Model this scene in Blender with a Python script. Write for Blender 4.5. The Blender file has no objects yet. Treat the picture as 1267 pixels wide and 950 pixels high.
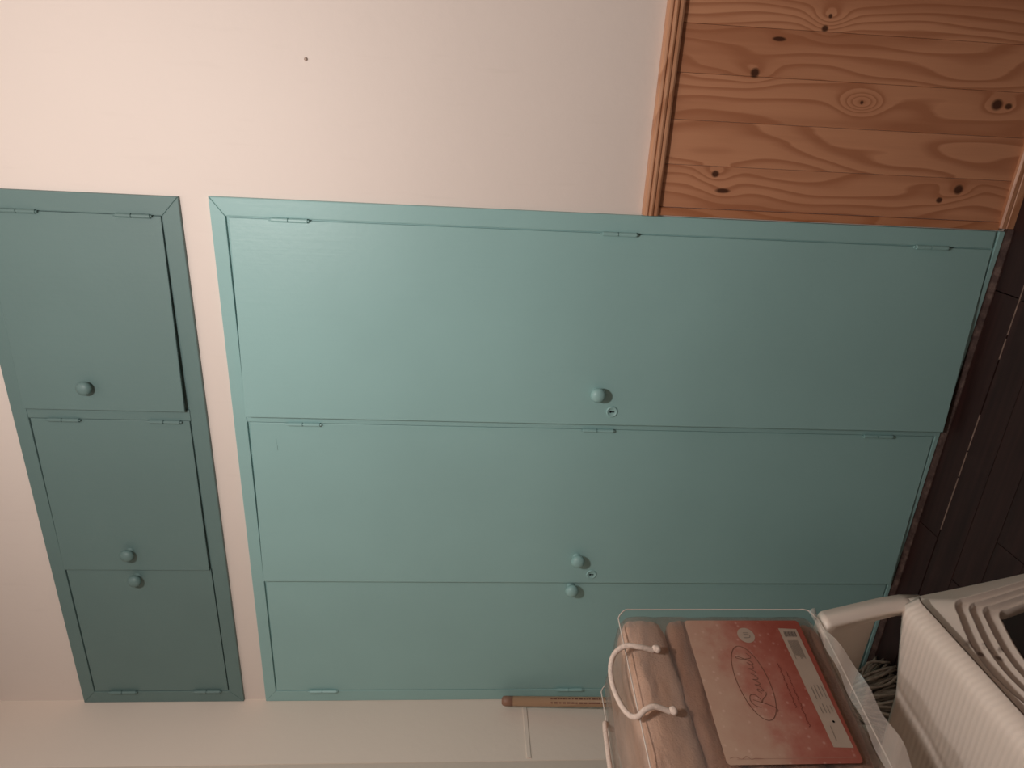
import bpy, bmesh, math, random
from mathutils import Vector, Matrix, noise
random.seed(4)
S = bpy.context.scene
COL = S.collection

# ------------------------------------------------------------------ camera
cam = bpy.data.cameras.new('camera'); cam.sensor_fit = 'HORIZONTAL'; cam.sensor_width = 36.0
cam.lens = 835.0 / 1267.0 * 36.0; cam.clip_start = 0.02
cam_ob = bpy.data.objects.new('camera', cam); COL.objects.link(cam_ob)
RIGHT = Vector((0.92516068, 0.37869656, 0.02581928))      # upright-right (the photo lies on its side)
DOWN = Vector((0.05118567, -0.05706858, -0.99705727))
FWD = Vector((-0.37610869, 0.92375976, -0.07218144))
m = Matrix((DOWN, RIGHT, -FWD)).transposed().to_4x4()
m.translation = Vector((1.76887561, -1.63380855, 1.35482867))
cam_ob.matrix_world = m
S.camera = cam_ob

# ------------------------------------------------------------------ light and exposure
w = bpy.data.worlds.new('world'); S.world = w; w.use_nodes = True
w.node_tree.nodes['Background'].inputs[0].default_value = (1.0, 0.86, 0.74, 1)
w.node_tree.nodes['Background'].inputs[1].default_value = 0.0
lamp = bpy.data.lights.new('ceiling_lamp', 'POINT'); lamp.energy = 48; lamp.color = (1.0, 0.93, 0.90)
lamp.shadow_soft_size = 0.05
lamp_ob = bpy.data.objects.new('ceiling_lamp', lamp); COL.objects.link(lamp_ob); lamp_ob.location = (1.68, -1.28, 2.12)
S.view_settings.view_transform = 'Standard'; S.view_settings.look = 'None'
S.view_settings.exposure = 0.0; S.view_settings.gamma = 1.0; S.view_settings.use_curve_mapping = False

# ------------------------------------------------------------------ materials
class NT:
    def __init__(s, name, rough=0.5, spec=0.5):
        s.m = bpy.data.materials.new(name); s.m.use_nodes = True
        s.n = s.m.node_tree.nodes; s.l = s.m.node_tree.links
        s.b = s.n['Principled BSDF']; s.out = s.n['Material Output']
        s.b.inputs['Roughness'].default_value = rough
        s.b.inputs['Specular IOR Level'].default_value = spec
    def put(s, sock, v):
        if isinstance(v, (int, float)): sock.default_value = v
        elif isinstance(v, (tuple, list)):
            v = tuple(v)
            if sock.type == 'RGBA' and len(v) == 3: v += (1,)
            sock.default_value = v
        else: s.l.new(v, sock)
    def math(s, op, a, b=0.0, c=0.0):
        n = s.n.new('ShaderNodeMath'); n.operation = op
        for i, v in enumerate((a, b, c)): s.put(n.inputs[i], v)
        return n.outputs[0]
    def sep(s, v):
        n = s.n.new('ShaderNodeSeparateXYZ'); s.l.new(v, n.inputs[0]); return n.outputs
    def comb(s, x, y, z):
        n = s.n.new('ShaderNodeCombineXYZ')
        for i, v in enumerate((x, y, z)): s.put(n.inputs[i], v)
        return n.outputs[0]
    def pos(s): return s.n.new('ShaderNodeNewGeometry').outputs['Position']
    def obj(s): return s.n.new('ShaderNodeTexCoord').outputs['Object']
    def rnd(s): return s.n.new('ShaderNodeObjectInfo').outputs['Random']
    def noise(s, vec, scale, detail=3.0, rough=0.5, w=None):
        n = s.n.new('ShaderNodeTexNoise')
        if w is not None: n.noise_dimensions = '4D'; s.put(n.inputs['W'], w)
        s.l.new(vec, n.inputs['Vector'])
        n.inputs['Scale'].default_value = scale; n.inputs['Detail'].default_value = detail; n.inputs['Roughness'].default_value = rough
        return n.outputs['Fac']
    def ramp(s, fac, stops):
        n = s.n.new('ShaderNodeValToRGB'); s.l.new(fac, n.inputs[0]); e = n.color_ramp.elements
        while len(e) < len(stops): e.new(0.5)
        for i, (p, c) in enumerate(stops):
            e[i].position = p; e[i].color = (*c, 1) if len(c) == 3 else c
        return n.outputs['Color']
    def mix(s, f, a, b, mode='MIX'):
        n = s.n.new('ShaderNodeMix'); n.data_type = 'RGBA'; n.blend_type = mode
        s.put(n.inputs[0], f); s.put(n.inputs[6], a); s.put(n.inputs[7], b)
        return n.outputs[2]
    def rng(s, v, a, b, c=0.0, d=1.0):
        n = s.n.new('ShaderNodeMapRange'); s.put(n.inputs[0], v)
        for i, q in enumerate((a, b, c, d)): n.inputs[i + 1].default_value = q
        return n.outputs[0]
    def bump(s, h, strength, dist):
        n = s.n.new('ShaderNodeBump'); n.inputs['Strength'].default_value = strength; n.inputs['Distance'].default_value = dist
        s.l.new(h, n.inputs['Height']); s.l.new(n.outputs[0], s.b.inputs['Normal'])
    def color(s, v): s.put(s.b.inputs['Base Color'], v)

def plain(name, col, rough=0.5, spec=0.5, var=0.06, scale=14, bumpd=0.0):
    t = NT(name, rough, spec); n = t.noise(t.pos(), scale, 4)
    t.color(t.mix(t.rng(n, .3, .7), tuple(c * (1 - var) for c in col), tuple(min(1, c * (1 + var)) for c in col)))
    if bumpd: t.bump(t.noise(t.pos(), scale * 6, 3), .5, bumpd)
    return t.m

def make_wall(name, col):
    t = NT(name, 0.6, 0.3); p = t.pos()
    a = t.noise(p, 1.6, 4); b = t.noise(p, 45, 3)
    c = t.mix(t.rng(a, .3, .7), tuple(q * .965 for q in col), col)
    q = t.sep(p)                                   # one old brown scuff low on the plaster, trowel streaks
    st = t.noise(t.comb(t.math('MULTIPLY', q[0], 55), q[1], t.math('MULTIPLY', q[2], 6)), 1, 2)
    c = t.mix(t.math('MULTIPLY', t.rng(st, .62, .75), .05), c, (.45, .36, .29))
    t.color(c)
    t.bump(t.math('ADD', t.math('MULTIPLY', a, 3.0), b), .35, .0016)
    return t.m

def make_paint(name, col, rough):
    t = NT(name, rough, 0.5); p = t.pos(); q = t.sep(p)
    a = t.noise(p, 2.2, 5); br = t.noise(t.comb(t.math('MULTIPLY', q[0], 160), q[1], t.math('MULTIPLY', q[2], 5)), 1, 2)
    c = t.mix(t.rng(a, .3, .7), tuple(k * .95 for k in col), tuple(k * 1.04 for k in col))
    c = t.mix(t.math('MULTIPLY', t.rng(br, .6, .8), .12), c, tuple(k * .8 for k in col))
    t.color(c)
    t.bump(t.math('ADD', t.noise(p, 70, 3), t.math('MULTIPLY', br, .5)), .30, .0010)
    return t.m

KNOTS = [  # x, z, half width, half height, ring swirl
    (1.653, .772, .007, .008, 1.6), (1.615, .748, .005, .016, .7), (1.873, .718, .009, .009, 1.0), (1.944, .676, .004, .013, .5),
    (1.970, .577, .006, .007, .8), (1.995, .570, .004, .004, 2.4), (1.825, .455, .004, .004, 3.6), (1.644, .163, .010, .010, 2.0),
    (1.837, .129, .011, .012, 1.4), (1.617, .204, .006, .007, .6), (1.835, .10, .006, .008, .5), (2.12, .62, .009, .010, 1.8), (2.3, .35, .008, .009, 2.2)]
def make_pine(name, knots, light=(.70, .355, .200), dark=(.385, .150, .072), swap=False):
    t = NT(name, 0.38, 0.45); q = t.sep(t.pos()); X, Z = (q[2], q[0]) if swap else (q[0], q[2]); r = t.rnd()
    w0 = t.math('MULTIPLY', r, 25.0)
    n1 = t.noise(t.comb(t.math('MULTIPLY', X, 5.5), 0.0, t.math('MULTIPLY', Z, 1.25)), 1.0, 2, .45, w0)
    n2 = t.noise(t.comb(t.math('MULTIPLY', X, 30), 0.0, t.math('MULTIPLY', Z, 2.5)), 1.0, 2, .5, w0)
    g = t.math('MULTIPLY_ADD', X, 29.0, t.math('MULTIPLY', n1, 13.0))
    g = t.math('ADD', g, t.math('MULTIPLY', n2, .55))
    core = None
    for (kx, kz, a, b, sw) in knots:
        dx = t.math('SUBTRACT', X, kx); dz = t.math('SUBTRACT', Z, kz)
        def ell(sx, sz):
            return t.math('ADD', t.math('POWER', t.math('DIVIDE', dx, sx), 2.0), t.math('POWER', t.math('DIVIDE', dz, sz), 2.0))
        e = t.math('EXPONENT', t.math('MULTIPLY', ell(.021, .042), -1.0))
        g = t.math('MULTIPLY_ADD', e, sw, g)
        kk = t.rng(t.math('MULTIPLY_ADD', n2, .9, ell(a * 1.2, b * 1.2)), .8, 1.7, .93, 0.0)
        core = kk if core is None else t.math('MAXIMUM', core, kk)
    f = t.math('FRACT', g)
    c = t.ramp(f, [(0.0, light), (.50, tuple(l * .8 + d * .2 for l, d in zip(light, dark))), (.80, dark), (.92, dark), (1.0, tuple(l * .9 + d * .1 for l, d in zip(light, dark)))])
    fine = t.noise(t.comb(t.math('MULTIPLY', X, 420), 0.0, t.math('MULTIPLY', Z, 9)), 1, 2)
    c = t.mix(t.math('MULTIPLY', fine, .35), c, tuple(d * 1.25 for d in dark))
    c = t.mix(.30, c, tuple(l * .62 + d * .38 for l, d in zip(light, dark)))
    c = t.mix(t.math('MULTIPLY', t.math('SUBTRACT', r, .5), .35), c, tuple(d * 1.2 for d in dark))
    bs = t.noise(t.comb(t.math('MULTIPLY', X, 16), 0.0, t.math('MULTIPLY', Z, .9)), 1, 3, .5, w0)
    c = t.mix(t.math('MULTIPLY', t.rng(bs, .48, .68), .55), c, dark)
    if core is not None: c = t.mix(core, c, (.055, .020, .011))
    t.color(c); t.bump(fine, .2, .0008)
    return t.m

def make_floor(name):
    t = NT(name, 0.42, 0.4); q = t.sep(t.pos()); r = t.rnd()
    n = t.noise(t.comb(t.math('MULTIPLY', q[0], 3), t.math('MULTIPLY', q[1], 60), 0.0), 1, 4, .6, t.math('MULTIPLY', r, 30))
    c = t.ramp(n, [(.3, (.020, .0085, .0075)), (.7, (.040, .016, .014))])
    sc = t.noise(t.pos(), 9, 5, .65)
    c = t.mix(t.math('MULTIPLY', t.rng(sc, .58, .8), .35), c, (.075, .04, .035))
    t.color(c); t.bump(n, .25, .001)
    return t.m

def make_worn(name):
    t = NT(name, 0.7, 0.3); p = t.pos()
    n = t.noise(p, 38, 5, .7)
    t.color(t.ramp(n, [(.32, (.035, .018, .015)), (.52, (.075, .045, .038)), (.66, (.13, .085, .07)), (.80, (.07, .10, .08))])); t.bump(n, .5, .003)
    return t.m

def make_chair_plastic(name, ridged=False, stained=False):
    t = NT(name, 0.36, 0.45); p = t.obj(); q = t.sep(p)
    n = t.noise(p, 5, 4); c = t.mix(t.rng(n, .3, .7), (.77, .665, .57), (.82, .715, .62))
    if stained:
        for (x, y, z, s) in ((.0, .075, .358, .016), (.0, .076, .320, .013), (.0, .075, .289, .012), (.0, .062, .347, .010), (.0, .058, .309, .010)):
            d = t.math('SQRT', t.math('ADD', t.math('POWER', t.math('SUBTRACT', q[1], y), 2.0), t.math('POWER', t.math('SUBTRACT', q[2], z), 2.0)))
            k = t.rng(t.math('MULTIPLY_ADD', t.noise(p, 130, 3), s * .9, d), s * .75, s * 1.35, .8, 0.0)
            c = t.mix(k, c, (.10, .055, .04))
    t.color(c)
    if ridged:
        wv = t.math('SINE', t.math('MULTIPLY', t.math('ADD', q[1], t.math('MULTIPLY', t.math('POWER', q[0], 2.0), .12)), 2 * math.pi / .0125))
        t.bump(wv, .28, .0012)
    else: t.bump(t.noise(p, 160, 2), .15, .0006)
    t.b.inputs['Subsurface Weight'].default_value = 0.06; t.b.inputs['Subsurface Radius'].default_value = (.01, .008, .006)
    t.b.inputs['Subsurface Scale'].default_value = .3
    return t.m

def make_blanket(name, k=1.0, e=0.0):
    t = NT(name, 0.85, 0.2); p = t.obj(); q = t.sep(p)
    n = t.noise(t.comb(t.math('MULTIPLY', q[0], 9), t.math('MULTIPLY', q[1], 6), t.math('MULTIPLY', q[2], 26)), 1, 5, .6)
    t.color(t.ramp(n, [(.30, (.34 * k, .165 * k + e, .105 * k + e)), (.55, (.52 * k, .285 * k + e, .19 * k + e)), (.75, (.64 * k, .38 * k + e, .27 * k + e))]))
    t.bump(t.math('ADD', n, t.noise(p, 300, 2)), .5, .004)
    try: t.b.inputs['Sheen Weight'].default_value = .3
    except Exception: pass
    return t.m

def make_clear(name, haze=.10, gloss=.16, wrinkle=.006):
    t = NT(name); p = t.obj(); q = t.sep(p); n = t.n
    tr = n.new('ShaderNodeBsdfTransparent'); tr.inputs[0].default_value = (.94, .93, .91, 1)
    gl = n.new('ShaderNodeBsdfGlossy'); gl.inputs['Roughness'].default_value = .16
    df = n.new('ShaderNodeBsdfDiffuse'); df.inputs[0].default_value = (.80, .70, .62, 1)
    bp = n.new('ShaderNodeBump'); bp.inputs['Strength'].default_value = .7; bp.inputs['Distance'].default_value = wrinkle
    wr = t.noise(t.comb(t.math('MULTIPLY', q[0], 7), t.math('MULTIPLY', q[1], 5), t.math('MULTIPLY', q[2], 20)), 1, 4, .6)
    t.l.new(wr, bp.inputs['Height']); t.l.new(bp.outputs[0], gl.inputs['Normal']); t.l.new(bp.outputs[0], df.inputs['Normal'])
    fr = n.new('ShaderNodeFresnel'); fr.inputs[0].default_value = 1.45; t.l.new(bp.outputs[0], fr.inputs['Normal'])
    m1 = n.new('ShaderNodeMixShader'); m2 = n.new('ShaderNodeMixShader')
    if wrinkle < .002: m1.inputs[0].default_value = haze
    else: t.l.new(t.math('MULTIPLY', t.rng(wr, .3, .75, .3, 1.7), t.math('MULTIPLY', t.rng(q[2], .06, .2, .8, 1.25), haze)), m1.inputs[0])
    t.l.new(tr.outputs[0], m1.inputs[1]); t.l.new(df.outputs[0], m1.inputs[2])
    t.l.new(t.math('MULTIPLY_ADD', fr.outputs[0], .5, gloss * .12), m2.inputs[0]); t.l.new(m1.outputs[0], m2.inputs[1]); t.l.new(gl.outputs[0], m2.inputs[2])
    t.l.new(m2.outputs[0], t.out.inputs['Surface'])
    return t.m

def make_card(name):
    t = NT(name, 0.45, 0.4); p = t.obj(); q = t.sep(p); u = t.math('MULTIPLY', q[1], -1.0); v = q[2]
    g = t.math('ADD', t.math('MULTIPLY', t.math('SUBTRACT', v, .05), 3.9), t.math('MULTIPLY', t.math('SUBTRACT', u, .16), .9))
    n = t.noise(p, 22, 5, .62); g = t.math('ADD', g, t.math('MULTIPLY', t.math('SUBTRACT', n, .5), .75))
    c = t.ramp(g, [(.02, (.27, .062, .042)), (.32, (.33, .105, .075)), (.52, (.38, .165, .12)), (.70, (.43, .255, .185)), (1.0, (.47, .31, .225))])
    vo = t.n.new('ShaderNodeTexVoronoi'); vo.inputs['Scale'].default_value = 62; t.l.new(p, vo.inputs['Vector'])
    c = t.mix(t.math('MULTIPLY', t.rng(vo.outputs['Distance'], .06, .22, 1.0, 0.0), .16), c, (.95, .72, .62))
    t.color(c)
    return t.m

M = dict(
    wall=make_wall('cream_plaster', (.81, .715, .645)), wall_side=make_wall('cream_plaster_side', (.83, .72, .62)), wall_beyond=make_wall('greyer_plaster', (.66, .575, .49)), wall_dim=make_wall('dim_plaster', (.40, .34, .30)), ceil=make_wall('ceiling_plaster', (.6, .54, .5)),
    teal=make_paint('teal_gloss_paint', (.302, .505, .490), .42), teal_dark=make_paint('dimmed_teal_paint', (.137, .222, .212), .50),  # second teal has the upper cupboard's lens-edge dimming put into its colour
    pine=make_pine('knotty_pine', KNOTS), trim=make_pine('pine_moulding', [], (.62, .34, .20), (.40, .17, .08), True),
    trim_v=make_pine('pine_strip', [], (.58, .27, .14), (.38, .14, .06)),
    floor=make_floor('dark_parquet'), worn=make_worn('worn_floor_strip'), glint=plain('pale_joint_glint', (.22, .15, .12), .8, .2, .3, 60),
    black=plain('black_void', (.006, .006, .006), .8, .1), chair=make_chair_plastic('white_plastic'), seat=make_chair_plastic('ridged_white_plastic', True),
    front=make_chair_plastic('stained_white_plastic', False, True), blanket=make_blanket('brown_fleece', .95), blanket_top=make_blanket('sheen_brown_fleece', 1.22, .05), clear=make_clear('clear_vinyl'),
    flap=make_clear('hazy_vinyl', .27, .3, .0012), piping=plain('pale_piping', (.62, .54, .47), .35), rope=plain('cream_rope', (.72, .58, .49), .8, .2, .12, 220, .002),
    card=make_card('printed_card'), ink=plain('brown_ink', (.175, .080, .055), .5, .3), ink2=plain('faded_red_ink', (.19, .05, .035), .5, .3), ink3=plain('pale_ink', (.33, .18, .13), .5, .3),
    strip=plain('pale_sticker', (.38, .295, .23), .5, .3), grey=plain('grey_print', (.22, .175, .14), .5, .3), greyd=plain('dark_grey_print', (.10, .085, .075), .5, .3),
    handle=make_pine('mop_wood', [], (.42, .27, .165), (.30, .175, .10)), mop=plain('grey_mop_yarn', (.36, .305, .25), .95, .1, .25, 60), mopcap=plain('mop_socket_plastic', (.3, .3, .3), .5),
    tip=plain('reddish_handle_end', (.31, .165, .11), .5), nail=plain('rusty_nail', (.40, .30, .24), .6))

# ------------------------------------------------------------------ mesh helpers
def link(name, bm, mat, parent=None, smooth=False, loc=(0, 0, 0), rz=0.0):
    me = bpy.data.meshes.new(name); bmesh.ops.recalc_face_normals(bm, faces=bm.faces[:]); bm.to_mesh(me); bm.free()
    if smooth:
        for p in me.polygons: p.use_smooth = True
    me.materials.append(mat)
    o = bpy.data.objects.new(name, me); COL.objects.link(o); o.location = loc; o.rotation_euler = (0, 0, rz)
    if parent: o.parent = parent
    return o
def thing(name, label, cat, loc=(0, 0, 0), rz=0.0, group=None):
    o = bpy.data.objects.new(name, None); COL.objects.link(o); o.location = loc; o.rotation_euler = (0, 0, rz); o.empty_display_size = .05
    o['label'] = label; o['category'] = cat
    if group: o['group'] = group
    return o
def struct(o): o['kind'] = 'structure'; return o
def add_box(bm, a, b, bev=0.0):
    a, b = Vector(a), Vector(b)
    r = bmesh.ops.create_cube(bm, size=1.0, matrix=Matrix.Translation((a + b) / 2) @ Matrix.Diagonal((*(b - a), 1)))
    if bev:
        es = list({e for v in r['verts'] for e in v.link_edges})
        bmesh.ops.bevel(bm, geom=es, offset=bev, segments=2, affect='EDGES', profile=.6)
def box(a, b, bev=0.0):
    bm = bmesh.new(); add_box(bm, a, b, bev); return bm
def prism(poly, y0, y1, bev=0.0):
    """closed polygon in x,z extruded between y0 (front) and y1 (back); the front edge is eased"""
    bm = bmesh.new()
    f = [bm.verts.new((x, y0, z)) for x, z in poly]; k = [bm.verts.new((x, y1, z)) for x, z in poly]; n = len(poly)
    ff = bm.faces.new(f); bm.faces.new(k[::-1])
    for i in range(n): bm.faces.new((f[i], k[i], k[(i + 1) % n], f[(i + 1) % n]))
    if bev: bmesh.ops.bevel(bm, geom=list(ff.edges), offset=bev, segments=2, affect='EDGES', profile=.55)
    return bm
def profile_x(pts, x0, x1):
    bm = bmesh.new(); A = [bm.verts.new((x0, y, z)) for y, z in pts]; B = [bm.verts.new((x1, y, z)) for y, z in pts]; n = len(pts)
    bm.faces.new(A); bm.faces.new(B[::-1])
    for i in range(n): bm.faces.new((A[i], B[i], B[(i + 1) % n], A[(i + 1) % n]))
    return bm
def catmull(P, n=8):
    P = [Vector(p) for p in P]; Q = [2 * P[0] - P[1]] + P + [2 * P[-1] - P[-2]]; out = []
    for i in range(1, len(Q) - 2):
        a, b, c, d = Q[i - 1:i + 3]
        for j in range(n):
            t = j / n
            out.append(.5 * ((2 * b) + (c - a) * t + (2 * a - 5 * b + 4 * c - d) * t * t + (3 * b - a - 3 * c + d) * t ** 3))
    out.append(P[-1]); return out
def add_tube(bm, pts, r, seg=8, closed=False):
    pts = [Vector(p) for p in pts]; n = len(pts); rings = []; up = None
    rad = r if callable(r) else (lambda t: r)
    for i, p in enumerate(pts):
        a = pts[(i - 1) % n] if closed or i else pts[0]; b = pts[(i + 1) % n] if closed or i < n - 1 else pts[-1]
        t = (b - a).normalized()
        if up is None: up = t.orthogonal().normalized()
        up = (up - t * up.dot(t)).normalized(); s = t.cross(up); q = rad(i / max(1, n - 1))
        rings.append([bm.verts.new(p + (up * math.cos(2 * math.pi * k / seg) + s * math.sin(2 * math.pi * k / seg)) * q) for k in range(seg)])
    for i in range(n if closed else n - 1):
        A, B = rings[i], rings[(i + 1) % n]
        for k in range(seg): bm.faces.new((A[k], A[(k + 1) % seg], B[(k + 1) % seg], B[k]))
    if not closed: bm.faces.new(rings[0][::-1]); bm.faces.new(rings[-1])
def tube(pts, r, seg=8, closed=False):
    bm = bmesh.new(); add_tube(bm, pts, r, seg, closed); return bm
def lathe_y(prof, seg=24):
    """profile of (depth towards the room, radius), turned about the y axis"""
    bm = bmesh.new(); rings = []
    for d, r in prof: rings.append([bm.verts.new((r * math.cos(2 * math.pi * k / seg), -d, r * math.sin(2 * math.pi * k / seg))) for k in range(seg)])
    for A, B in zip(rings, rings[1:]):
        for k in range(seg): bm.faces.new((A[k], A[(k + 1) % seg], B[(k + 1) % seg], B[k]))
    bm.faces.new(rings[0]); bm.faces.new(rings[-1][::-1]); return bm
def rbox(sx, sy, sz, r, n=14, warp=None):
    """soft rounded box centred on the origin; warp(v) may move each vertex"""
    bm = bmesh.new(); bmesh.ops.create_cube(bm, size=2.0); bmesh.ops.subdivide_edges(bm, edges=bm.edges[:], cuts=n, use_grid_fill=True)
    h = Vector((sx / 2, sy / 2, sz / 2))
    for v in bm.verts:
        p = Vector((v.co.x * h.x, v.co.y * h.y, v.co.z * h.z)); c = Vector([max(-(h[i] - r), min(h[i] - r, p[i])) for i in range(3)]); d = p - c
        if d.length > 1e-9: p = c + d.normalized() * min(r, d.length * 1.0) if sum(abs(k) > 1e-6 for k in d) == 1 else c + d.normalized() * r
        v.co = p
    if warp:
        for v in bm.verts: v.co = v.co + warp(v.co.copy())
    return bm

# ================================================================== THE ROOM
XR, YF, ZC = 3.3, -3.1, 2.775
struct(link('floor', box((-.05, YF, -.12), (XR, .01, -.012)), M['floor'])); FLOOR = bpy.data.objects['floor']
struct(link('wall_back', box((-.05, .01, -.12), (XR + .05, .12, ZC)), M['wall']))
struct(link('wall_right', box((XR, YF, -.12), (XR + .1, .01, ZC)), M['wall_dim']))
struct(link('wall_front', box((-.05, YF - .1, -.12), (XR + .1, YF, ZC)), M['wall_dim']))
struct(link('ceiling', box((-.15, YF - .1, ZC), (XR + .1, .12, ZC + .1)), M['ceil']))
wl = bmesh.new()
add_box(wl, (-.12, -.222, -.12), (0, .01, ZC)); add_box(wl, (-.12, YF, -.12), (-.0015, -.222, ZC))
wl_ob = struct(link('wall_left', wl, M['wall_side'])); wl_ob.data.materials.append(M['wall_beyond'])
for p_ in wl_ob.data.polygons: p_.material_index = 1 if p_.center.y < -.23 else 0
struct(link('trim_1', box((-.001, -.215, 1.126), (.0035, -.012, 1.139), .0015), M['wall_side']))
# floor boards: a border board along the wall, then boards running with it
def board(x0, x1, y0, y1):
    return link('floor_board', box((x0, y0, -.014), (x1, y1, random.uniform(-.0006, .0003)), .0008), M['floor'], FLOOR)
for x0, x1 in ((0, .705), (.707, 1.402), (1.404, 2.2), (2.202, XR)): board(x0 + .0005, x1, -.096, .0095)
y = -.1; row = 0
while y > -2.2:
    x = .001; ln = .45 + .5 * ((row * .37) % 1)
    while x < XR - .01:
        x1 = min(XR, x + ln); board(x, x1 - .002, y - .0885, y); x = x1; ln = .95
    y -= .09; row += 1
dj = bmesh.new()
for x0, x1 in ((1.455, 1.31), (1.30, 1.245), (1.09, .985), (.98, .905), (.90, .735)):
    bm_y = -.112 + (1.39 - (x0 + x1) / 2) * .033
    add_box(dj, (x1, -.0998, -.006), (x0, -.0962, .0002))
link('joint_glint', dj, M['glint'], FLOOR)['kind'] = 'stuff'  # bright reflection along the board gap, put in as pale strips
struct(link('trim_2', profile_x([(.0093, 0), (-.015, 0), (-.015, .003), (-.004, .0095), (.0093, .0095)], .001, 1.556), M['worn']))

# ================================================================== CUPBOARDS
def hinge(door, x, z, ln=.088, r=.0052):
    bm = bmesh.new()
    for a, b in ((-ln / 2, -.0012), (.0012, ln / 2 - .006)): add_tube(bm, [(x, -.006, z + a), (x, -.006, z + b)], r, 10)
    add_tube(bm, [(x, -.006, z - ln / 2 - .004), (x, -.006, z + ln / 2)], r * .55, 8)
    s = 1 if x <= 0.001 else -1
    return link('hinge', bm, door.data.materials[0], door)
BALL = [(-.004, .012), (.0005, .0125), (.003, .0105), (.007, .0082), (.011, .0088), (.0145, .0125), (.018, .0163), (.0225, .0190), (.028, .0198), (.0335, .0185), (.0385, .0150), (.042, .0095), (.0435, .003)]
def knob(door, x, z, s=1.0):
    return link('knob', lathe_y([(d * s * .84, r * s) for d, r in BALL]), door.data.materials[0], door, True, (x, 0, z))
def lock(door, x, z):
    link('lock_escutcheon', lathe_y([(-.002, .0155), (.0012, .0155), (.0028, .0138), (.0030, .0118), (.0016, .0108), (.0016, .004)], 28), door.data.materials[0], door, True, (x, 0, z))
    bm = bmesh.new(); add_tube(bm, [(0, -.0012, .0042), (0, -.0022, .0042)], .0028, 12); add_box(bm, (-.0014, -.0022, -.0062), (.0014, -.0012, .0042))
    link('keyhole', bm, M['black'], door, False, (x, 0, z))
def door(parent, mat, hx, fx, zt_h, zt_f, zb_h, zb_f, ajar, yf=.001):
    """hx/fx: x of the hinge and free edges; heights at each; ajar in metres at the free edge. Origin on the hinge line."""
    poly = [(0, zb_h), (fx - hx, zb_f), (fx - hx, zt_f), (0, zt_h)]
    a = math.asin(ajar / abs(fx - hx)) * (1 if fx < hx else -1)
    return link('door', prism(poly, 0, .0066, .0015), mat, parent, False, (hx, yf, 0), a)
def frame_piece(parent, name, mat, poly, bev=.0025, y0=0.0): return link(name, prism(poly, y0, .0095, bev), mat, parent)

W = thing('wardrobe', 'tall teal painted built-in wardrobe with three plain doors and round knobs', 'wardrobe'); T = M['teal']
xr, xi = 1.549, 1.5055; zt, zi = 1.950, 1.9165; xl = .0425
link('back_panel', box((.003, .0078, .004), (xr - .004, .0097, zt - .004)), T, W)
frame_piece(W, 'top_rail', T, [(.001, zt), (xr, zt), (xi, zi), (xl, zi)], .0014)
frame_piece(W, 'side_stile', T, [(xr, zt -.0001), (xr, .034), (xi, .031), (xi, zi -.0001)], .003)
frame_piece(W, 'side_stile', T, [(.001, zt -.0001), (xl, zi -.0001), (xl, .022), (.001, .022)], .0014)
frame_piece(W, 'mullion', T, [(.9775, .0225), (1.0055, .0225), (1.0055, zi - .0005), (.9775, zi - .0005)], .0015)
frame_piece(W, 'bottom_rail', T, [(.001, .011), (xr, .011), (xr, .0265), (1.49, .024), (.001, .0215)], .0015)
d1 = door(W, T, 1.5030, 1.0030, 1.9090, 1.9100, .0305, .0270, .028)
d2 = door(W, T, .9760, .4750, 1.9100, 1.9130, .0280, .0255, .014)
d3 = door(W, T, .0445, .4735, 1.9135, 1.9105, .0260, .0270, .0005)
for d, x in ((d1, -.0005), (d2, -.0005), (d3, .0005)):
    for z in (1.772, .990, .197): hinge(d, x, z)
knob(d1, 1.094 - 1.503, 1.006); lock(d1, 1.041 - 1.503, .9600)
knob(d2, .566 - .976, 1.010); lock(d2, .506 - .976, .9610)
knob(d3, .4530 - .0445, 1.0165)
sc = bmesh.new()
add_box(sc, (-.062, -.0006, 1.8455), (-.045, .001, 1.8462)); add_box(sc, (-.080, -.0006, 1.8430), (-.066, .001, 1.8436))
link('scratch', sc, M['teal_dark'], d2)

U = thing('overhead_cupboard', 'low wide teal cupboard with dimming painted in set high in wall above the wardrobe', 'cupboard'); TD = M['teal_dark']
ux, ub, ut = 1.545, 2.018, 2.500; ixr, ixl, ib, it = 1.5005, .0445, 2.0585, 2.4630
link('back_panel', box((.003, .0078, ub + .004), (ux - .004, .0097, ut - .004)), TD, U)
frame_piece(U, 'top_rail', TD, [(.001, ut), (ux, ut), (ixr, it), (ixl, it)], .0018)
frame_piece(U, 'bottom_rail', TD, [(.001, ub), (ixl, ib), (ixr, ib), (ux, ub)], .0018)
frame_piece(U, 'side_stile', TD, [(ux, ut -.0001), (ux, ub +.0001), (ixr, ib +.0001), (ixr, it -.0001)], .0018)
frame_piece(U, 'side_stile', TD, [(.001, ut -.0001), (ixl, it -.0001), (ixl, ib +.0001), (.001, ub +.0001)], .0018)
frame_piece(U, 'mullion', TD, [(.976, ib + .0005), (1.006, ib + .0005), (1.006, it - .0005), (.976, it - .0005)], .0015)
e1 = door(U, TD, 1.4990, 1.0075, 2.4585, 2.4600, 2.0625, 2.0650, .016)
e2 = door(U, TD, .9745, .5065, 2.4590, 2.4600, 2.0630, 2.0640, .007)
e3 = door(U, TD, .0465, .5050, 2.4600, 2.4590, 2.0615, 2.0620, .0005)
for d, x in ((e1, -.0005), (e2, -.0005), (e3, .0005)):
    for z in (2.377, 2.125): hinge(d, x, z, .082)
knob(e1, 1.0750 - 1.499, 2.292, .92); knob(e2, .5700 - .9745, 2.272, .92); knob(e3, .4800 - .0465, 2.268, .92)

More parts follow.
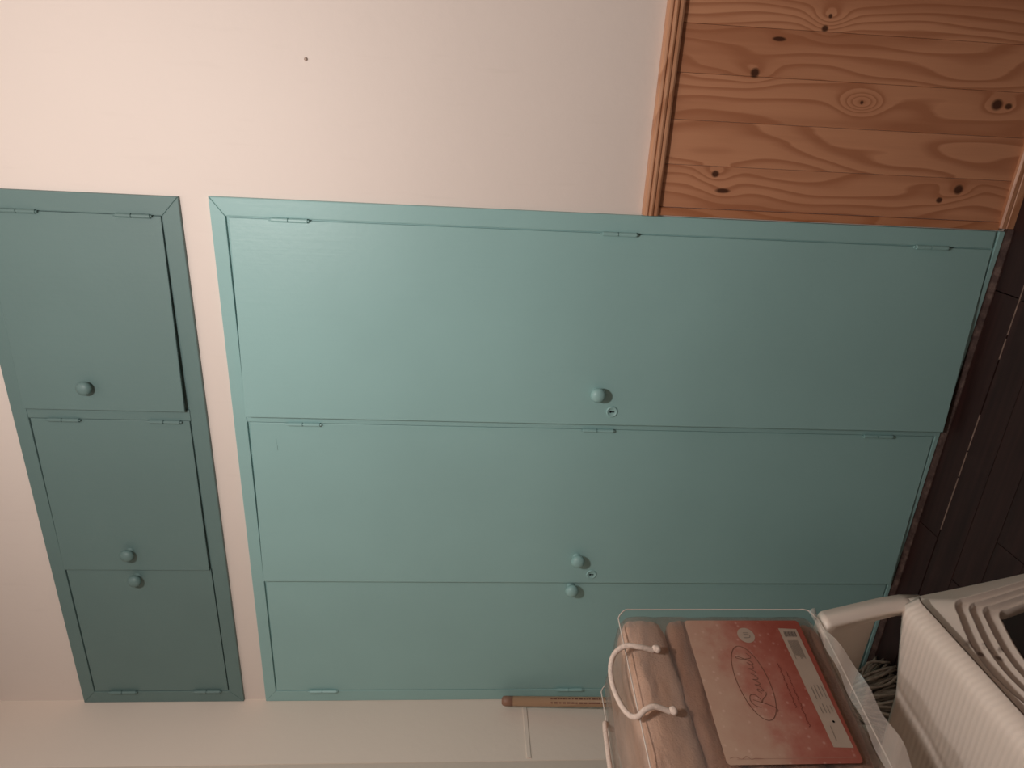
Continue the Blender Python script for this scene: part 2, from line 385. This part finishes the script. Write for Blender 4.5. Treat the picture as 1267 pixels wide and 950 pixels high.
# ================================================================== PINE WAINSCOT
P = thing('wainscot', 'knotty pine board wainscot with moulded top rail beside the wardrobe', 'wainscot')
x = 1.572; k = 0
while x < XR - .01:
    x1 = min(x + .098, XR - .001)
    link('plank', prism([(x, .028), (x1 - .0004, .028), (x1 - .0004, .9075), (x, .9075)], .0035, .0095, .0011), M['pine'], P); x = x1; k += 1
link('edge_strip', prism([(1.5515, .030), (1.5712, .030), (1.5712, .9070), (1.5515, .9070)], -.001, .0095, .003), M['trim_v'], P)
cap = [(.0095, .900), (.0095, .936), (-.006, .936), (-.0105, .933), (-.0118, .929), (-.0118, .9265), (-.0085, .9250), (-.0085, .9235), (-.0125, .922), (-.0135, .918), (-.0125, .914), (-.0085, .9125), (-.0085, .911), (-.0115, .9095), (-.0115, .9045), (-.009, .900)]
link('top_rail', profile_x(cap, 1.5512, XR - .001), M['trim'], P)
sk = [(.0095, .0), (.0095, .034), (-.004, .034), (-.008, .030), (-.008, .021), (-.0055, .019), (-.0085, .017), (-.0085, .0)]
link('baseboard', profile_x(sk, 1.5575, XR - .001), M['trim'], P)
n_ = link('nail', lathe_y([(-.004, .0012), (.002, .0012), (.0022, .0036), (.0035, .0030), (.004, .001)], 10), M['nail'], None, True, (1.847, .01, 1.713))
n_['label'] = 'tiny painted over nail head in the bare cream wall right of the wardrobe'; n_['category'] = 'nail'

# ================================================================== MOP IN THE CORNER
mop = thing('mop', 'wooden handled string mop with grey head leaning in the left corner', 'mop', (.13, -.15, 0))
A, B = Vector((0, 0, .09)), Vector((.033 - .13, -.036 + .15, 1.207))
dr = (B - A).normalized()
link('handle', tube([A, B - dr * .035], .0150, 14), M['handle'], mop, True)
link('handle_end', tube([B - dr * .0355, B - dr * .012, B - dr * .004, B], lambda t: .0152 if t < .5 else (.0135 if t < .9 else .009), 14), M['tip'], mop, True)
mk = bmesh.new()                                     # two rows of worn print along the handle, facing the room
f1 = Vector((.80, -.60, .02)); f1 = (f1 - dr * f1.dot(dr)).normalized(); f2 = dr.cross(f1)
for row, off in ((0, .0068), (1, -.0052)):
    s = .155
    while s < .40:
        ln = random.uniform(.004, .012); c = B - dr * (s + ln / 2); a = math.asin(off / .0153); nrm = f1 * math.cos(a) + f2 * math.sin(a); tg = nrm.cross(dr)
        hw = .0022
        vs = [mk.verts.new(c + nrm * .01535 + dr * i * ln / 2 + tg * j * hw) for i, j in ((-1, -1), (1, -1), (1, 1), (-1, 1))]; mk.faces.new(vs)
        s += ln + random.uniform(.0015, .005)
link('worn_print', mk, M['ink'], mop)
link('mop_socket', tube([(0, 0, .12), (0, 0, .165)], lambda t: .03 - .012 * t, 14), M['mopcap'], mop, True)
st = bmesh.new()
for i in range(240):
    a = random.uniform(0, 2 * math.pi); R_ = random.uniform(.05, .135); w_ = lambda k: random.uniform(-k, k)
    c, s = math.cos(a), math.sin(a)
    add_tube(st, catmull([(.015 * c, .015 * s, .15), (R_ * .45 * c + w_(.008), R_ * .45 * s + w_(.008), .125 + w_(.02)), (R_ * .8 * c + w_(.015), R_ * .8 * s + w_(.015), .065 + w_(.02)), (R_ * c + w_(.02), R_ * s + w_(.02), .008 + random.random() * .02)], 4), .0042, 5)
h = link('mop_head', st, M['mop'], mop, True); h['kind'] = 'stuff'

# ================================================================== PLASTIC ARMCHAIR  (local: origin under the front middle, x forward, z up)
CY = -.742
ch = thing('plastic_chair', 'off white plastic armchair facing right with stepped arch under its seat', 'chair', (.868, CY, 0))
def arch(yb, yc, zc, zm, rad, n=7):
    """front contour from the left foot up, over and down to the right foot: (y,z) list"""
    half = []
    for i in range(6): half.append((yb + (yc - yb) * (i / 6) ** 1.25, zc * .80 * i / 6 if rad < zc else 0))
    c0 = (yc, zc - rad); 
    p0 = Vector((half[-1][0], half[-1][1])); p1 = Vector((yc + .002, zc - .2 * rad)); p2 = Vector((yc - rad * .9, zc + .1 * rad * .4))
    p0 = Vector((yb + (yc - yb) * .97, zc - rad * .95))
    half = [(yb + (p0.x - yb) * (i / 6) ** .85, p0.y * i / 6) for i in range(6)]
    for i in range(9):
        t = i / 8; q = p0 * (1 - t) ** 2 + p1 * 2 * t * (1 - t) + p2 * t * t; half.append((q.x, q.y))
    for i in range(1, 8):
        t = i / 7; half.append((p2.x * (1 - t), p2.y + (zm - p2.y) * math.sin(t * math.pi / 2)))
    return half + [(-y_, z_) for y_, z_ in half[-2::-1]]
def arch_panel(name, conts, mat, parent, place):
    """conts: list of (polyline, depth); place maps (s, z, depth) to a point"""
    bm = bmesh.new(); R = [[bm.verts.new(place(s, z, d)) for s, z in c] for c, d in conts]
    for a, b in zip(R, R[1:] + R[:1]):
        for i in range(len(a) - 1): bm.faces.new((a[i], a[i + 1], b[i + 1], b[i]))
    bm.faces.new([r[0] for r in R]); bm.faces.new([r[-1] for r in R][::-1])
    return link(name, bm, mat, parent, True)
# far leg outer line: y = .29 at floor -> .215 at the seat (local, far side positive)
O = arch(.297, .213, .405, .418, .012)
Cs = [(O, .0)]
ribs = [(.286, .2005, .326, .370, .05), (.2775, .197, .293, .335, .045), (.269, .194, .261, .300, .042), (.259, .190, .225, .264, .04)]
for i, (yb, yc, zc, zm, rad) in enumerate(ribs):
    Cs.append((arch(yb + .0035, yc + .0015, zc + .007, zm + .007, rad), -.002 - .009 * i if i else .0))
    Cs.append((arch(yb + .002, yc + .0010, zc + .0045, zm + .0045, rad), .0035 - .009 * i))
    Cs.append((arch(yb, yc, zc, zm, rad), .0025 - .009 * i))
    Cs.append((arch(yb - .001, yc - .0005, zc - .002, zm - .002, rad), -.009 - .009 * i))
Cs.append((arch(ribs[-1][0] - .002, ribs[-1][1] - .001, ribs[-1][2] - .002, ribs[-1][3] - .002, .04), -.05))
Cs.append((O, -.05))
arch_panel('front_panel', Cs, M['front'], ch, lambda s, z, d: (.010 - .030 * (z / .42) + d, s, z))
# seat: rounded plan, waterfall front
bm = bmesh.new(); NX, NY = 22, 26; G = []
def halfw(xl_):
    t = min(1, max(0, -xl_ / .20)); w0 = .196 - .062 * (t ** 1.15)
    t2 = min(1, max(0, (-xl_ - .20) / .22)); return w0 - .012 * t2
for i in range(NX + 1):
    f = i / NX; xx = -.46 * (1 - f) ** 1.1; row = []
    for j in range(NY + 1):
        g = -1 + 2 * j / NY; yy = halfw(xx) * g
        zz = .430 - .010 * (1 - g * g) * min(1, -xx / .2) - .012 * max(0, (-xx - .3) / .16)
        e = max(0, (xx + .035) / .035); fx = xx
        zz -= .030 * (1 - math.sqrt(max(0, 1 - e * e)))
        eg = max(0, (abs(g) - .93) / .07); zz -= .006 * eg * eg
        row.append((fx, yy, zz))
    G.append(row)
V = [[bm.verts.new(p) for p in r] for r in G]; V2 = [[bm.verts.new((p[0], p[1], p[2] - .005)) for p in r] for r in G]
for i in range(NX):
    for j in range(NY):
        bm.faces.new((V[i][j], V[i + 1][j], V[i + 1][j + 1], V[i][j + 1])); bm.faces.new((V2[i][j], V2[i][j + 1], V2[i + 1][j + 1], V2[i + 1][j]))
bd = [(i, 0) for i in range(NX)] + [(NX, j) for j in range(NY)] + [(i, NY) for i in range(NX, 0, -1)] + [(0, j) for j in range(NY, 0, -1)]
for (a, b), (c, d) in zip(bd, bd[1:] + bd[:1]): bm.faces.new((V[a][b], V[c][d], V2[c][d], V2[a][b]))
link('seat', bm, M['seat'], ch, True)
# arm frames: a post rising from the front leg, an arm running back, stepped inside
def armc(x0, x1, zb, zt_, r, lean=.055):
    """contour from front post bottom up, back along the arm and down at the rear (x,z)"""
    pts = []; sl = lambda z: x0 - lean * max(0, z - .40) / .15
    for i in range(5): z = zb + (zt_ - r - zb) * i / 5; pts.append((sl(z), z))
    cx, cz = sl(zt_ - r) - r, zt_ - r
    for i in range(7): a = math.pi / 2 * i / 6; pts.append((cx + r * math.cos(a), cz + r * math.sin(a)))
    for i in range(1, 9): pts.append((cx + (x1 + r - cx) * i / 9, zt_ + .004 * math.sin(math.pi * i / 9)))
    for i in range(7): a = math.pi / 2 + math.pi / 2 * i / 6; pts.append((x1 + r + r * math.cos(a), cz + r * math.sin(a)))
    for i in range(1, 6): z = zt_ - r + (zb - zt_ + r) * i / 5; pts.append((x1, z))
    return pts
for sgn in (1, -1):
    Oc = armc(-.0175, -.475, .368, .600, .012, .017)
    prof = [(Oc, .0), (armc(-.0245, -.468, .368, .593, .012, .017), .0)]
    for k in range(2):
        o = .026 + .028 * k
        prof += [(armc(-.0245 - o * .35, -.468 + o, .368, .593 - o, .016, .017), -.001 - .004 * k), (armc(-.0265 - o * .35, -.464 + o, .368, .5890 - o, .016, .017), -.007 - .004 * k)]
    prof += [(armc(-.048, -.400, .368, .470, .016, .017), -.016), (armc(-.050, -.398, .368, .468, .016, .017), -.040), (Oc, -.040)]
    # inner face at |y| = .187, thickness outward
    yi = .188
    arch_panel('arm_frame', prof, M['chair'], ch, lambda s, z, d, g=sgn: (s, g * (yi - d - .05 * max(0, .43 - z) - (.03 if g > 0 else -.012) * max(0, z - .43) / .17), z))
for sgn in (1, -1):                                   # rear legs
    bm = bmesh.new(); add_tube(bm, [(-.455, sgn * .190, .43), (-.50, sgn * .225, .2), (-.53, sgn * .245, 0)], lambda t: .022 - .004 * t, 10)
    link('rear_leg', bm, M['chair'], ch, True)
# backrest: slatted, leaning back
bk = bmesh.new(); bx = lambda z: -.455 - (z - .42) * .22
add_tube(bk, [(bx(z), y_, z) for y_, z in [(.19, .42), (.192, .55), (.185, .68), (.165, .745), (.12, .772), (0, .785), (-.12, .772), (-.165, .745), (-.185, .68), (-.192, .55), (-.19, .42)]], .017, 10)
link('back_frame', bk, M['chair'], ch, True)
for i in range(5):
    y_ = -.12 + .06 * i
    link('back_slat', tube([(bx(.425), y_ * .95, .425), (bx(.6), y_, .6), (bx(.778), y_ * 1.02, .776)], .011, 8), M['chair'], ch, True)

# ================================================================== BAG WITH BLANKET  (local: y = -u along the face, z = v up, x = out of the face)
K = 1.03; yaw = math.radians(11.5)
bag = thing('blanket_bag', 'clear zipped plastic bag holding a folded brown blanket on the plastic chair', 'bag', (.8224, -.543, .6075), -yaw)
UW, VH, DP = .470, .413, .254
def wob(p, s, k, seed=0): return noise.noise(Vector((p.x * s + seed, p.y * s, p.z * s * 1.6))) * k
def cwarp(p):
    n_ = wob(p, 9, .006) + wob(p, 26, .0022)
    top = max(0, p.z / (VH / 2)); b = .016 * max(0, top - .8) / .2 * math.cos(min(1, abs(p.y) / (UW / 2)) * 1.4)
    return Vector((n_ * .6, n_ * .25 if abs(p.y) > .18 else 0, b + n_ * .35 * (1 if p.z > 0 else 0)))
cb = rbox(DP, UW, VH, .030, 22, cwarp)
cv = link('plastic_cover', cb, M['clear'], bag, True, (-DP / 2, -UW / 2 + .006, VH / 2))
zz = .003; lay = [.092, .086, .080, .072, .092]
bl = bmesh.new()
for i, hgt in enumerate(lay):
    top = i == 4; dy = random.uniform(-.003, .003)
    rr_ = rbox(DP - (.012 if top else .020), UW - (.014 if i > 2 else .024) + dy, hgt, hgt * (.24 if i > 2 or i == 0 else .34), 14, lambda p: Vector((wob(p, 16, .0065, i * 9) + wob(p, 42, .0045, i), 0, wob(p, 9, .012, i * 5 + 3) + wob(p, 30, .004, i * 3 + 1))))
    me_ = bpy.data.meshes.new('tmp'); rr_.to_mesh(me_); rr_.free()
    me_.transform(Matrix.Translation((-DP / 2 - .0005, -UW / 2 + .003, zz + hgt / 2)))
    if top:
        bt = bmesh.new(); bt.from_mesh(me_)
    else: bl.from_mesh(me_)
    bpy.data.meshes.remove(me_); zz += hgt - .004
fb = link('folded_blanket', bl, M['blanket'], bag, True)
bf = link('blanket_fold', bt, M['blanket_top'], fb, True); bf['label'] = 'top fold of the brown blanket with its sheen painted in'  # same blanket; sheen on the top fold is put into a paler colour
# piping along the front edge, rear edge
def rrect(u0, u1, v0, v1, r, n=6):
    out = []
    for cu, cv_, a0 in ((u1 - r, v1 - r, 0), (u0 + r, v1 - r, 90), (u0 + r, v0 + r, 180), (u1 - r, v0 + r, 270)):
        for i in range(n + 1):
            a = math.radians(a0 + 90 * i / n); out.append((cu + r * math.cos(a), cv_ + r * math.sin(a)))
    return out
for xx, dv in ((.002, 0), (-DP - .002, 0)):
    pts = [(xx + .002 * math.sin(i * 1.3), -u, v + .0015 * math.sin(i)) for i, (u, v) in enumerate(rrect(-.009, UW - .003, -.001, VH + .006, .030))]
    link('piping', tube(pts, .0014, 6, True), M['piping'], bag, True)
def handle_(pts, nm='rope_handle'):
    bm = bmesh.new(); add_tube(bm, catmull(pts, 7), .0052, 8)
    for e in (pts[0], pts[-1]):                       # knotted ends at the eyelets
        for k in range(3):
            c = Vector(e) + Vector((.003, random.uniform(-.003, .003), random.uniform(-.006, .002)))
            bmesh.ops.create_icosphere(bm, subdivisions=2, radius=.0072, matrix=Matrix.Translation(c))
    return link(nm, bm, M['rope'], bag, True)
L_ = lambda n, u, v: (n * K, -u * K, v * K)
handle_([L_(.012, .093, .354), L_(.019, .090, .384), L_(.016, .086, .410), L_(.004, .096, .431), L_(-.006, .120, .440), L_(-.010, .152, .440), L_(-.004, .188, .434), L_(.002, .212, .424), L_(.009, .219, .412), L_(.018, .212, .398), L_(.020, .208, .380), L_(.013, .214, .352)])
back = -DP / K - .012
handle_([L_(back, .093, .354), L_(back - .008, .090, .384), L_(back + .006, .090, .404), L_(back + .03, .097, .413), L_(back + .042, .112, .420), L_(back + .046, .20, .424), L_(back + .03, .245, .42), L_(back + .01, .248, .424), L_(back - .008, .236, .39), L_(back, .24, .352)])
# printed card behind the plastic front
def flat(pts, n, mat, name, parent):
    bm = bmesh.new(); bm.faces.new([bm.verts.new(L_(n, u, v)) for u, v in pts]); return link(name, bm, mat, parent)
cd = bmesh.new(); pr = rrect(.0225, .3015, .0465, .2785, .007)
a_ = [cd.verts.new(L_(.0070, u, v)) for u, v in pr]; b_ = [cd.verts.new(L_(.0062, u, v)) for u, v in pr]
cd.faces.new(a_); cd.faces.new(b_[::-1])
for i in range(len(a_)): cd.faces.new((a_[i], b_[i], b_[(i + 1) % len(a_)], a_[(i + 1) % len(a_)]))
card = link('label_card', cd, M['card'], bag)
def ribbon(bm, pts, wd, n=.0076, closed=False):
    pts = [Vector(p) for p in pts]; k = len(pts); Ls, Rs = [], []
    for i, p in enumerate(pts):
        a = pts[(i - 1) % k] if closed or i else p; b = pts[(i + 1) % k] if closed or i < k - 1 else p
        t = (b - a).normalized(); q = Vector((-t.y, t.x)) * wd / 2
        Ls.append(bm.verts.new(L_(n, *(p + q)))); Rs.append(bm.verts.new(L_(n, *(p - q))))
    for i in range(k if closed else k - 1):
        j = (i + 1) % k; bm.faces.new((Ls[i], Ls[j], Rs[j], Rs[i]))
ov = bmesh.new(); th = math.radians(-3)
ribbon(ov, [(.154 + .0735 * math.cos(a) * math.cos(th) - .0305 * math.sin(a) * math.sin(th), .1845 + .0735 * math.cos(a) * math.sin(th) + .0305 * math.sin(a) * math.cos(th)) for a in [2 * math.pi * i / 56 for i in range(56)]], .0012, closed=True)
link('oval_border', ov, M['ink'], card)
sc_ = bmesh.new()                                     # cursive word; s runs rightwards from the big initial
def word(strokes, u0, v0, k, wd):
    for s in strokes: ribbon(sc_, catmull([Vector((u0 - a * k, v0 + b * k)) for a, b in s], 6), wd)
I_ = lambda x0: [(x0, 0), (x0 + 4, 9), (x0 + 3.5, 2), (x0 + 6, -1), (x0 + 10, 4)]
word([[(-6, -12), (-3, -15), (2, -12), (8, 0), (13, 14), (16, 22)], [(2, 12), (6, 22), (15, 27), (24, 24), (25, 16), (18, 9), (10, 8)], [(10, 8), (17, 4), (24, -4), (30, -6)],
      [(28, 2), (33, 8), (36, 6), (32, 1), (33, -3), (40, 1)], I_(40), I_(50), [(60, 0), (66, 9), (66, 1), (68, -1), (72, 4), (75, 9), (75, 1), (80, 0)], [(80, 0), (87, 9), (83, 3), (84, -2), (90, 2)],
      [(90, 2), (99, 22), (97, 26), (94, 18), (95, 1), (99, -2), (106, 4)]], .2060, .1740, .00104, .0012)
link('lettering', sc_, M['ink'], card)
sb = bmesh.new()
for v0, u0, u1 in ((.1235, .118, .205), (.1135, .135, .240)):
    ribbon(sb, [(u0 + (u1 - u0) * i / 60, v0 + .0012 * math.sin(i * 1.7) + .0009 * math.sin(i * .63)) for i in range(61)], .0012)
link('small_print', sb, M['ink2'], card)
fl = bmesh.new()
ribbon(fl, [(.2925, .055 + .0), (.2925, .26)], .0006)
ribbon(fl, catmull([(.291 , .272), (.289, .262), (.2925, .252), (.288, .243), (.2930, .236), (.2915, .228), (.2925, .215)], 6), .0010)
link('corner_flourish', fl, M['ink3'], card)
bd_ = link('round_badge', (lambda bm: (ribbon(bm, [(.0565 + .0085 * math.cos(a), .1640 + .0085 * math.sin(a)) for a in [2 * math.pi * i / 28 for i in range(28)]], .0165, .0074, True), bm)[1])(bmesh.new()), M['strip'], card)
bl_ = bmesh.new(); ribbon(bl_, catmull([(.0625, .1700), (.0620, .1600), (.0585, .1570), (.0555, .1600), (.0550, .1690)], 5), .0016, .0080); ribbon(bl_, [(.0515, .1690), (.0515, .1580)], .0014, .0080)
link('badge_letter', bl_, M['grey'], card)
flat([(.0405, .0935), (.0425, .0575), (.2765, .0525), (.2750, .0870)], .0074, M['strip'], 'price_sticker', card)
bc = bmesh.new()
for i in range(11):
    v0 = .0635 + i * .0022; ribbon(bc, [(.0485, v0), (.0600, v0 + .0006)], .0008 if i % 3 else .0015, .0080)
link('barcode', bc, M['greyd'], card)
gp = bmesh.new()
for i in range(10): ribbon(gp, [(.0680, .0660 + i * .0021), (.1000 + .010 * random.random(), .0655 + i * .0021)], .0011, .0080)
for r_ in range(4):
    for (ua, ub_) in ((.158, .190), (.196, .216)): ribbon(gp, [(ua + random.uniform(0, .006), .0605 + r_ * .0064), (ub_ - random.uniform(0, .006), .0600 + r_ * .0064)], .0014, .0080)
ribbon(gp, [(.238, .0765), (.264, .0775)], .0012, .0080)
link('sticker_print', gp, M['grey'], card)['kind'] = 'stuff'
dt = bmesh.new(); ribbon(dt, [(.2310 + .0011 * math.cos(a), .0672 + .0011 * math.sin(a)) for a in [2 * math.pi * i / 14 for i in range(14)]], .0021, .0081, True)
link('ink_dot', dt, M['black'], card)
# slack plastic hanging at the bottom front edge
fp = bmesh.new(); rows = []
for i in range(41):
    u = -.004 + .47 * i / 40; s_ = min(1, max(0, (u - .02) / .18)); rr = []
    for j in range(7):
        t = j / 6; rr.append(fp.verts.new((.003 + .020 * t * (.4 + s_) + .004 * math.sin(u * 60 + t * 3), -u, .012 - t * (.012 + .018 * s_) + .004 * math.sin(u * 38) * t)))
    rows.append(rr)
for a, b in zip(rows, rows[1:]):
    for j in range(6): fp.faces.new((a[j], b[j], b[j + 1], a[j + 1]))
link('bottom_flap', fp, M['flap'], bag, True)
